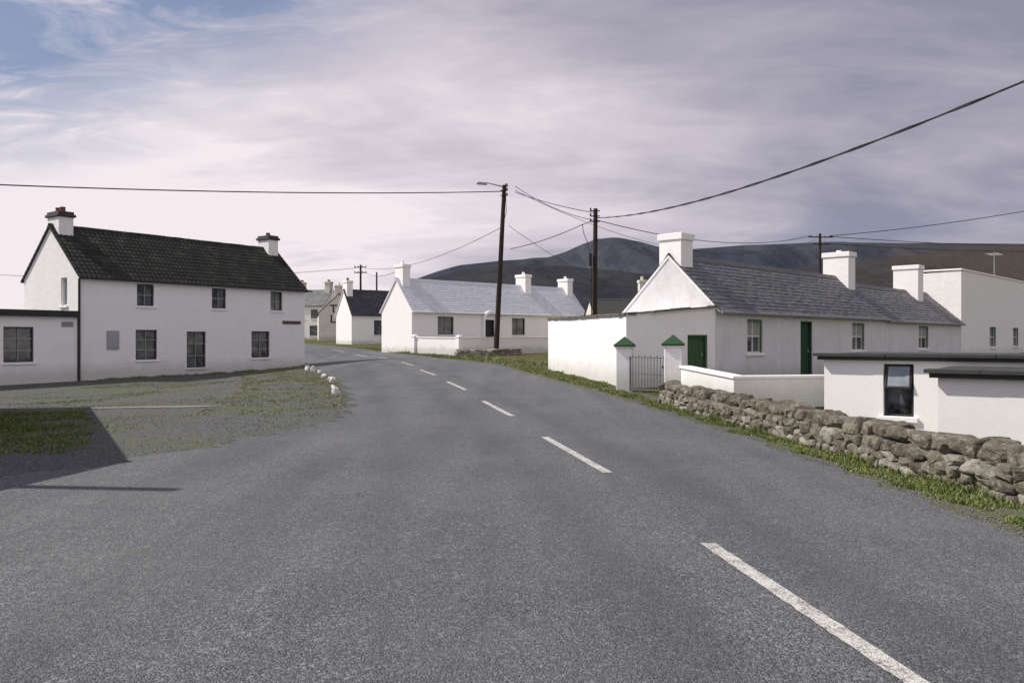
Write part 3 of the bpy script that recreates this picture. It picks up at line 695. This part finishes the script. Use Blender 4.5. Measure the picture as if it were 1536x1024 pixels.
al=math.atan2(-.6,.8)
lowblock('low_white_building','low white building with slab roof and narrow window behind stone wall',5.88,15.0,5.5,3.2,1.33,-1,[(1.03,1.53,.20,1.15)],al)
lowblock('white_lean_to','lower white lean-to with dark slab roof edge behind stone wall',6.15,11.5,4.5,2.3,1.16,-1,[],al)

sh=empty('roadside_shed',-12,13,gz(-12,13),0,label='flat roofed white roadside shed next to the forecourt',category='shed')
PP=[(-12.9,18.9),(-8.0,10.6),(-8.5,8.0),(-16,7),(-18,16)]
w=MB(); w.prism([(x+12,y-13) for x,y in PP],-.6,2.85); w.obj('wall',M_white,sh)
cx=sum(p[0] for p in PP)/5; cy=sum(p[1] for p in PP)/5
w=MB(); w.prism([((x-cx)*1.02+cx+12,(y-cy)*1.02+cy-13) for x,y in PP],2.85,3.0); w.obj('roof',M_felt,sh)

# ------------------------------------------------------------------ poles and wires
def pole(x,y,xt,yt,zt,r0,r1,label,arms=[],extra=None):
    z=gz(x,y); g=MB(); g.tube((0,0,-.5),(xt-x,yt-y,zt-z),r0,r1,12)
    o=g.obj('utility_pole',M_wood,None,smooth=False,label=label,category='utility pole'); o.location=(x,y,z)
    for (dz,hw,ang) in arms:
        a=MB(); dx,dy=math.cos(ang)*hw,math.sin(ang)*hw; X,Y,Z=xt-x,yt-y-.16,zt-z-dz
        a.tube((X-dx,Y-dy,Z),(X+dx,Y+dy,Z),.06,.06,6); ar=a.obj('crossarm',M_wood,o)
        for s in (-.9,-.35,.35,.9):
            i_=MB(); i_.tube((X+dx*s,Y+dy*s,Z+.05),(X+dx*s,Y+dy*s,Z+.22),.05,.03,8); i_.obj('insulator',M_conc,ar)
    return o
p1=pole(-1.0,48,-.46,48,10.85,.17,.12,'tall leaning wooden pole carrying a street lamp',[])
z1=gz(-1,48)
g=MB(); g.tube((.5,0,10.75-z1),(-.55,-.1,10.98-z1),.035,.03,8); g.obj('lamp_bracket',M_metal,p1)
g=MB(); g.hexa([(-1.15,-.2,10.88-z1),(-.5,-.2,10.84-z1),(-.5,.0,10.84-z1),(-1.15,.0,10.88-z1)],[(-1.05,-.16,11.04-z1),(-.5,-.16,10.98-z1),(-.5,-.04,10.98-z1),(-1.05,-.04,11.04-z1)]); g.obj('lamp_head',M_metal,p1,bevel=.03)
g=MB(); g.tube((.55,.0,10.6-z1),(.62,-.2,10.9-z1),.03,.03,6)
for zz in (10.2,10.5,10.75): g.tube((.3,-.14,zz-z1),(.72,-.14,zz-z1),.03,.03,6); g.tube((.7,-.14,zz-z1),(.7,-.14,zz+.16-z1),.05,.04,8)
g.tube((.62,-.16,10.4-z1),(.66,-.16,9.2-z1),.018,None,5); g.tube((.66,-.16,9.2-z1),(.28,-.17,7.8-z1),.018,None,5)
g.tube((.28,-.17,7.8-z1),(.05,-.2,1.5-z1+.6),.03,None,6)
g.obj('insulator_bracket',M_wood,p1)
p2=pole(4.65,45,4.72,45,8.95,.15,.12,'wooden pole with transformer brackets behind the outbuilding',[])
z2=gz(4.65,45)
g=MB()
for zz in (8.2,8.5,8.8): g.tube((-.25,-.15,zz-z2),(.3,-.15,zz-z2),.035,None,6); g.tube((-.22,-.15,zz-z2),(-.22,-.15,zz+.16-z2),.05,.04,8)
g.box(-.32,-.14,-.2,-.02,5.7-z2,6.4-z2); g.tube((-.25,-.16,8.2-z2),(-.7,-.16,8.0-z2),.02,None,5)
pr=[(-.7,8.05),(-.6,7.5),(-.4,7.0),(-.25,6.4)]
for i in range(3): g.tube((pr[i][0],-.16,pr[i][1]-z2),(pr[i+1][0],-.16,pr[i+1][1]-z2),.02,None,5)
g.tube((-.2,-.1,5.8-z2),(-.16,-.12,2.5-z2),.03,None,6)
g.obj('cable_box',M_black,p2)
pole(29.0,75,29,75,11.5,.16,.12,'distant wooden pole with crossarm behind the roofs',[(.35,1.2,.1),(1.0,.8,.1)])
pole(-17.2,90.5,-17.2,90.5,10.0,.15,.11,'distant wooden pole with double crossarms over the roofs',[(.3,.7,0),(.9,.7,0)])
pole(-17.5,103,-17.5,103,10.2,.14,.1,'thin distant wooden pole beyond the chimneys',[])
pole(-11.0,9.1,-11,9.1,7.5,.11,.09,'wooden pole next to the roadside shed',[])
def wire(p,q,sag,rad,label='thin black overhead wire strung between poles',twist=0,ph=0):
    p=Vector(p);q=Vector(q); g=MB(); n_=28 if not twist else 90; pts=[]
    for i in range(n_+1):
        t=i/n_; a=p.lerp(q,t); a.z-=4*sag*t*(1-t)
        if twist: a+=Vector((math.cos(t*110+ph),0,math.sin(t*110+ph)))*twist
        pts.append(a)
    for i in range(n_): g.tube(pts[i],pts[i+1],rad,rad,5)
    g.obj('overhead_wire',M_wire,None,label=label,category='wire',group='overhead wires')
A=(-.4,47.85,10.45)
wire(A,(-23,30,7.55),.25,.028)
wire((4.75,44.85,8.4),(9.6,11.5,6.25),.67,.020,'thick twisted black overhead cable',.008,0)
wire((4.75,44.85,8.4),(9.6,11.5,6.25),.70,.020,'thick twisted black overhead cable',.008,3.1)
wire((.2,47.85,10.4),(4.6,44.85,8.7),.12,.02)
wire((.2,47.85,10.75),(4.7,44.85,8.25),.3,.018)
wire((4.7,44.85,8.3),(28.2,74.8,11.3),1.0,.024)
wire((.2,47.85,10.5),(28.6,74.8,10.9),2.4,.015)
wire((-.1,47.85,7.0),(4.0,44.85,8.05),.15,.022)
wire((-.2,47.85,8.4),(7.0,57.5,5.6),.3,.014)
wire((-.6,47.85,8.3),(-16.7,90.5,9.6),.9,.018)
wire((29.8,74.8,11.25),(75,78,20),1.2,.035)
wire((29.8,74.8,11.2),(78,100,13.5),.5,.035)
wire((29.8,74.8,10.5),(78,100,12.9),.5,.028)
wire((-17.8,90.4,9.6),(-70,84,9.5),1.3,.025)
wire((-16.6,90.4,9.1),(-7.6,53.5,6.2),.4,.018)

# ------------------------------------------------------------------ grass
pos=[];hh=[];tt=[]
R_=random.Random(12)
def scatter(nn,fx,y0,y1,h0,h1,thr=-.15,dry=0,bias=1.0,sc=1.1):
    for _ in range(nn):
        y=y0+(y1-y0)*R_.random()**bias; l,r_=fx(y); x=R_.uniform(l,r_)
        v=mn.noise((x*sc,y*sc,0))+.5*mn.noise((x*4,y*4,2))
        if v<thr+R_.uniform(-.2,.2): continue
        pos.append((x,y)); hh.append(R_.uniform(h0,h1)*(.6+max(0,v)*1.2)); tt.append(min(1,max(0,R_.gauss(.5+dry,.24))))
def edge(y): return Rf(y)+.18+.25*mn.noise((y*1.3,5,0))+.1*mn.noise((y*6,2,0))
scatter(46000,lambda y:(edge(y),Wf(y)+.02),3.5,18.8,.02,.06,-.16,.12,1.25,1.6)
scatter(6000,lambda y:(Wf(y)-.16,Wf(y)+.06),3.5,18.8,.05,.15,-.15,.1,1.2)
scatter(14000,lambda y:(Rf(y)+.3,float(np.interp(y,[18.8,22,23.5,33],[3.6,3.1,3.25,1.45]))),18.8,33,.03,.10,-.2,.15)
scatter(8000,lambda y:(Rf(y)+.3,Rf(y)+3.2),32,46,.05,.20,-.1,.2)
scatter(6000,lambda y:(Rf(y)+.2,Rf(y)+1.6),44,62,.05,.15,-.2,.15)
scatter(24000,lambda y:(Lf(y)-3.2,Lf(y)-.1),16.0,42,.010,.032,-.02,.22)
scatter(36000,lambda y:(-13,-.53*y+.5*mn.noise((y*1.2,3,3))),11.0,17.3,.02,.06,-.3,-.02)
scatter(40000,lambda y:(-16,Lf(y)-.4),12,33,.008,.022,.08,.2,1,.45)
scatter(2500,lambda y:(-18+(y-33.1)*.718+.05,-18+(y-33.1)*.718+.4),33.1,42.5,.04,.10,-.1,.1)
scatter(5000,lambda y:(Wf(min(y,18.8))+.45,Wf(min(y,18.8))+2.5),5,17,.08,.2,-.1,.1)
P_=np.array(pos); H_=np.array(hh); n_=len(P_)
Z_=np.array([gz(x,y) for x,y in pos])+.012
an_=rng.uniform(0,2*math.pi,n_); wd=rng.uniform(.005,.010,n_)*(1+.04*P_[:,1]); ln=rng.uniform(-.9,.9,(n_,2))*H_[:,None]
V=np.zeros((n_,3,3)); ca,sa=np.cos(an_)*wd,np.sin(an_)*wd
V[:,0]=np.stack([P_[:,0]-ca,P_[:,1]-sa,Z_],1); V[:,1]=np.stack([P_[:,0]+ca,P_[:,1]+sa,Z_],1); V[:,2]=np.stack([P_[:,0]+ln[:,0],P_[:,1]+ln[:,1],Z_+H_],1)
me=bpy.data.meshes.new('grass'); me.from_pydata(V.reshape(-1,3).tolist(),[],np.arange(n_*3).reshape(-1,3).tolist()); me.materials.append(M_grass)
at=me.attributes.new('tint','FLOAT','FACE'); at.data.foreach_set('value',tt)
link(bpy.data.objects.new('grass',me),None,'short green and straw coloured verge grass',None,'stuff')
g=MB(); r=random.Random(9)
for _ in range(9):
    y=r.uniform(5.5,12); x=r.uniform(Rf(y)+.25,Wf(y)-.08); z=gz(x,y)+r.uniform(.05,.08)
    g.prism([(x+.011*math.cos(a),y+.011*math.sin(a)) for a in np.linspace(0,5.24,6)],z,z+.006)
g.obj('dandelions',M_yellow,None,label='scattered yellow dandelion heads in the verge',kind='stuff')

# ------------------------------------------------------------------ light
el=math.radians(45); hx,hy=-.995,.10
s=Vector((hx*math.cos(el),hy*math.cos(el),math.sin(el))).normalized()
sun=bpy.data.lights.new('sun','SUN'); sun.energy=5.0; sun.angle=math.radians(.5); sun.color=(1,.93,.84)
so=bpy.data.objects.new('sun',sun); so.rotation_euler=s.to_track_quat('Z','Y').to_euler(); so.location=(-20,0,30); coll.objects.link(so)
wd_=bpy.data.worlds.new('World'); scene.world=wd_; wd_.use_nodes=True; nt=wd_.node_tree; n=N(nt); bg=nt.nodes['Background']
sky=n.n('ShaderNodeTexSky'); sky.sky_type='NISHITA'; sky.sun_disc=False; sky.sun_elevation=el; sky.sun_rotation=math.atan2(hx,hy)
d=n.tc('Generated'); X,Y,Z=n.sep(d)
zc=n.m('ADD',n.m('MAXIMUM',Z,0.0),.22)
pl=n.comb(n.m('DIVIDE',X,zc),n.m('DIVIDE',Y,zc),0.0)
st=n.noise(n.map(pl,(.8,1.3,1),(0,0,math.radians(-28))),1.0,8,.55,.6)
big=n.noise(n.map(pl,(.6,.9,1),(0,0,math.radians(-20))),.6,3,.5,.3)
fine=n.noise(n.map(pl,(1.1,2.4,1),(0,0,math.radians(-42))),2.4,10,.64,1.3)
wisp=n.noise(n.map(pl,(1.0,2.2,1),(0,0,math.radians(30))),2.4,8,.6,1.0)
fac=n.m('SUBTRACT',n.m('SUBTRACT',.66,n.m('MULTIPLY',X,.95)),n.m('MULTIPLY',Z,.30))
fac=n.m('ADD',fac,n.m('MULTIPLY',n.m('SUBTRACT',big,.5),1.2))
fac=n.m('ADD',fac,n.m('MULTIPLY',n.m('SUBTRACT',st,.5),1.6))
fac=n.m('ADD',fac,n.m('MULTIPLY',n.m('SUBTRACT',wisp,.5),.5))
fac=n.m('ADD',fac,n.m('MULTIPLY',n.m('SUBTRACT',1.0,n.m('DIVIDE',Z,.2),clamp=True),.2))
fac=n.m('ADD',fac,n.m('MULTIPLY',n.m('MULTIPLY',Y,-1.6,clamp=True),.9))  # extra brightness added to the unseen sky behind the camera, lifts shaded walls
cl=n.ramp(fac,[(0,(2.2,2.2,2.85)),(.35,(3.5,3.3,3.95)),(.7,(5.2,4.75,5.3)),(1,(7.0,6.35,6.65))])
edge_=n.m('SUBTRACT',n.m('SUBTRACT',Z,.15),n.m('MULTIPLY',n.m('ADD',X,.53),.42))
edge_=n.m('ADD',edge_,n.m('MULTIPLY',n.m('SUBTRACT',st,.5),.16))
bl=n.m('MULTIPLY',n.m('MULTIPLY',edge_,9.0,clamp=True),n.m('MULTIPLY',n.m('ADD',n.m('MULTIPLY',X,-1.0),.02),4.0,clamp=True))
op=n.m('MULTIPLY',bl,n.ramp(fine,[(.42,1.0),(.54,.72),(.68,.2)]))
band=n.m('MULTIPLY',n.m('SUBTRACT',1.0,n.m('DIVIDE',n.m('ABSOLUTE',n.m('SUBTRACT',Z,.125)),.03),clamp=True),n.m('MULTIPLY',n.m('SUBTRACT',X,.2),3.0,clamp=True))
op=n.m('ADD',op,n.m('MULTIPLY',band,n.ramp(st,[(.4,.45),(.6,.0)])),clamp=True)
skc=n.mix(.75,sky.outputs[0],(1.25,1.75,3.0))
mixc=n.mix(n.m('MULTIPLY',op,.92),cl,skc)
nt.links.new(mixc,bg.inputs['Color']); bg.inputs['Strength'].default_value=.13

cam=bpy.data.cameras.new('camera'); cam.lens=28; cam.sensor_width=36; cam.shift_y=-.0026; cam.clip_end=20000; cam.clip_start=.1
co=bpy.data.objects.new('camera',cam); co.location=(0,0,1.6); co.rotation_euler=(math.radians(90),0,0); coll.objects.link(co); scene.camera=co
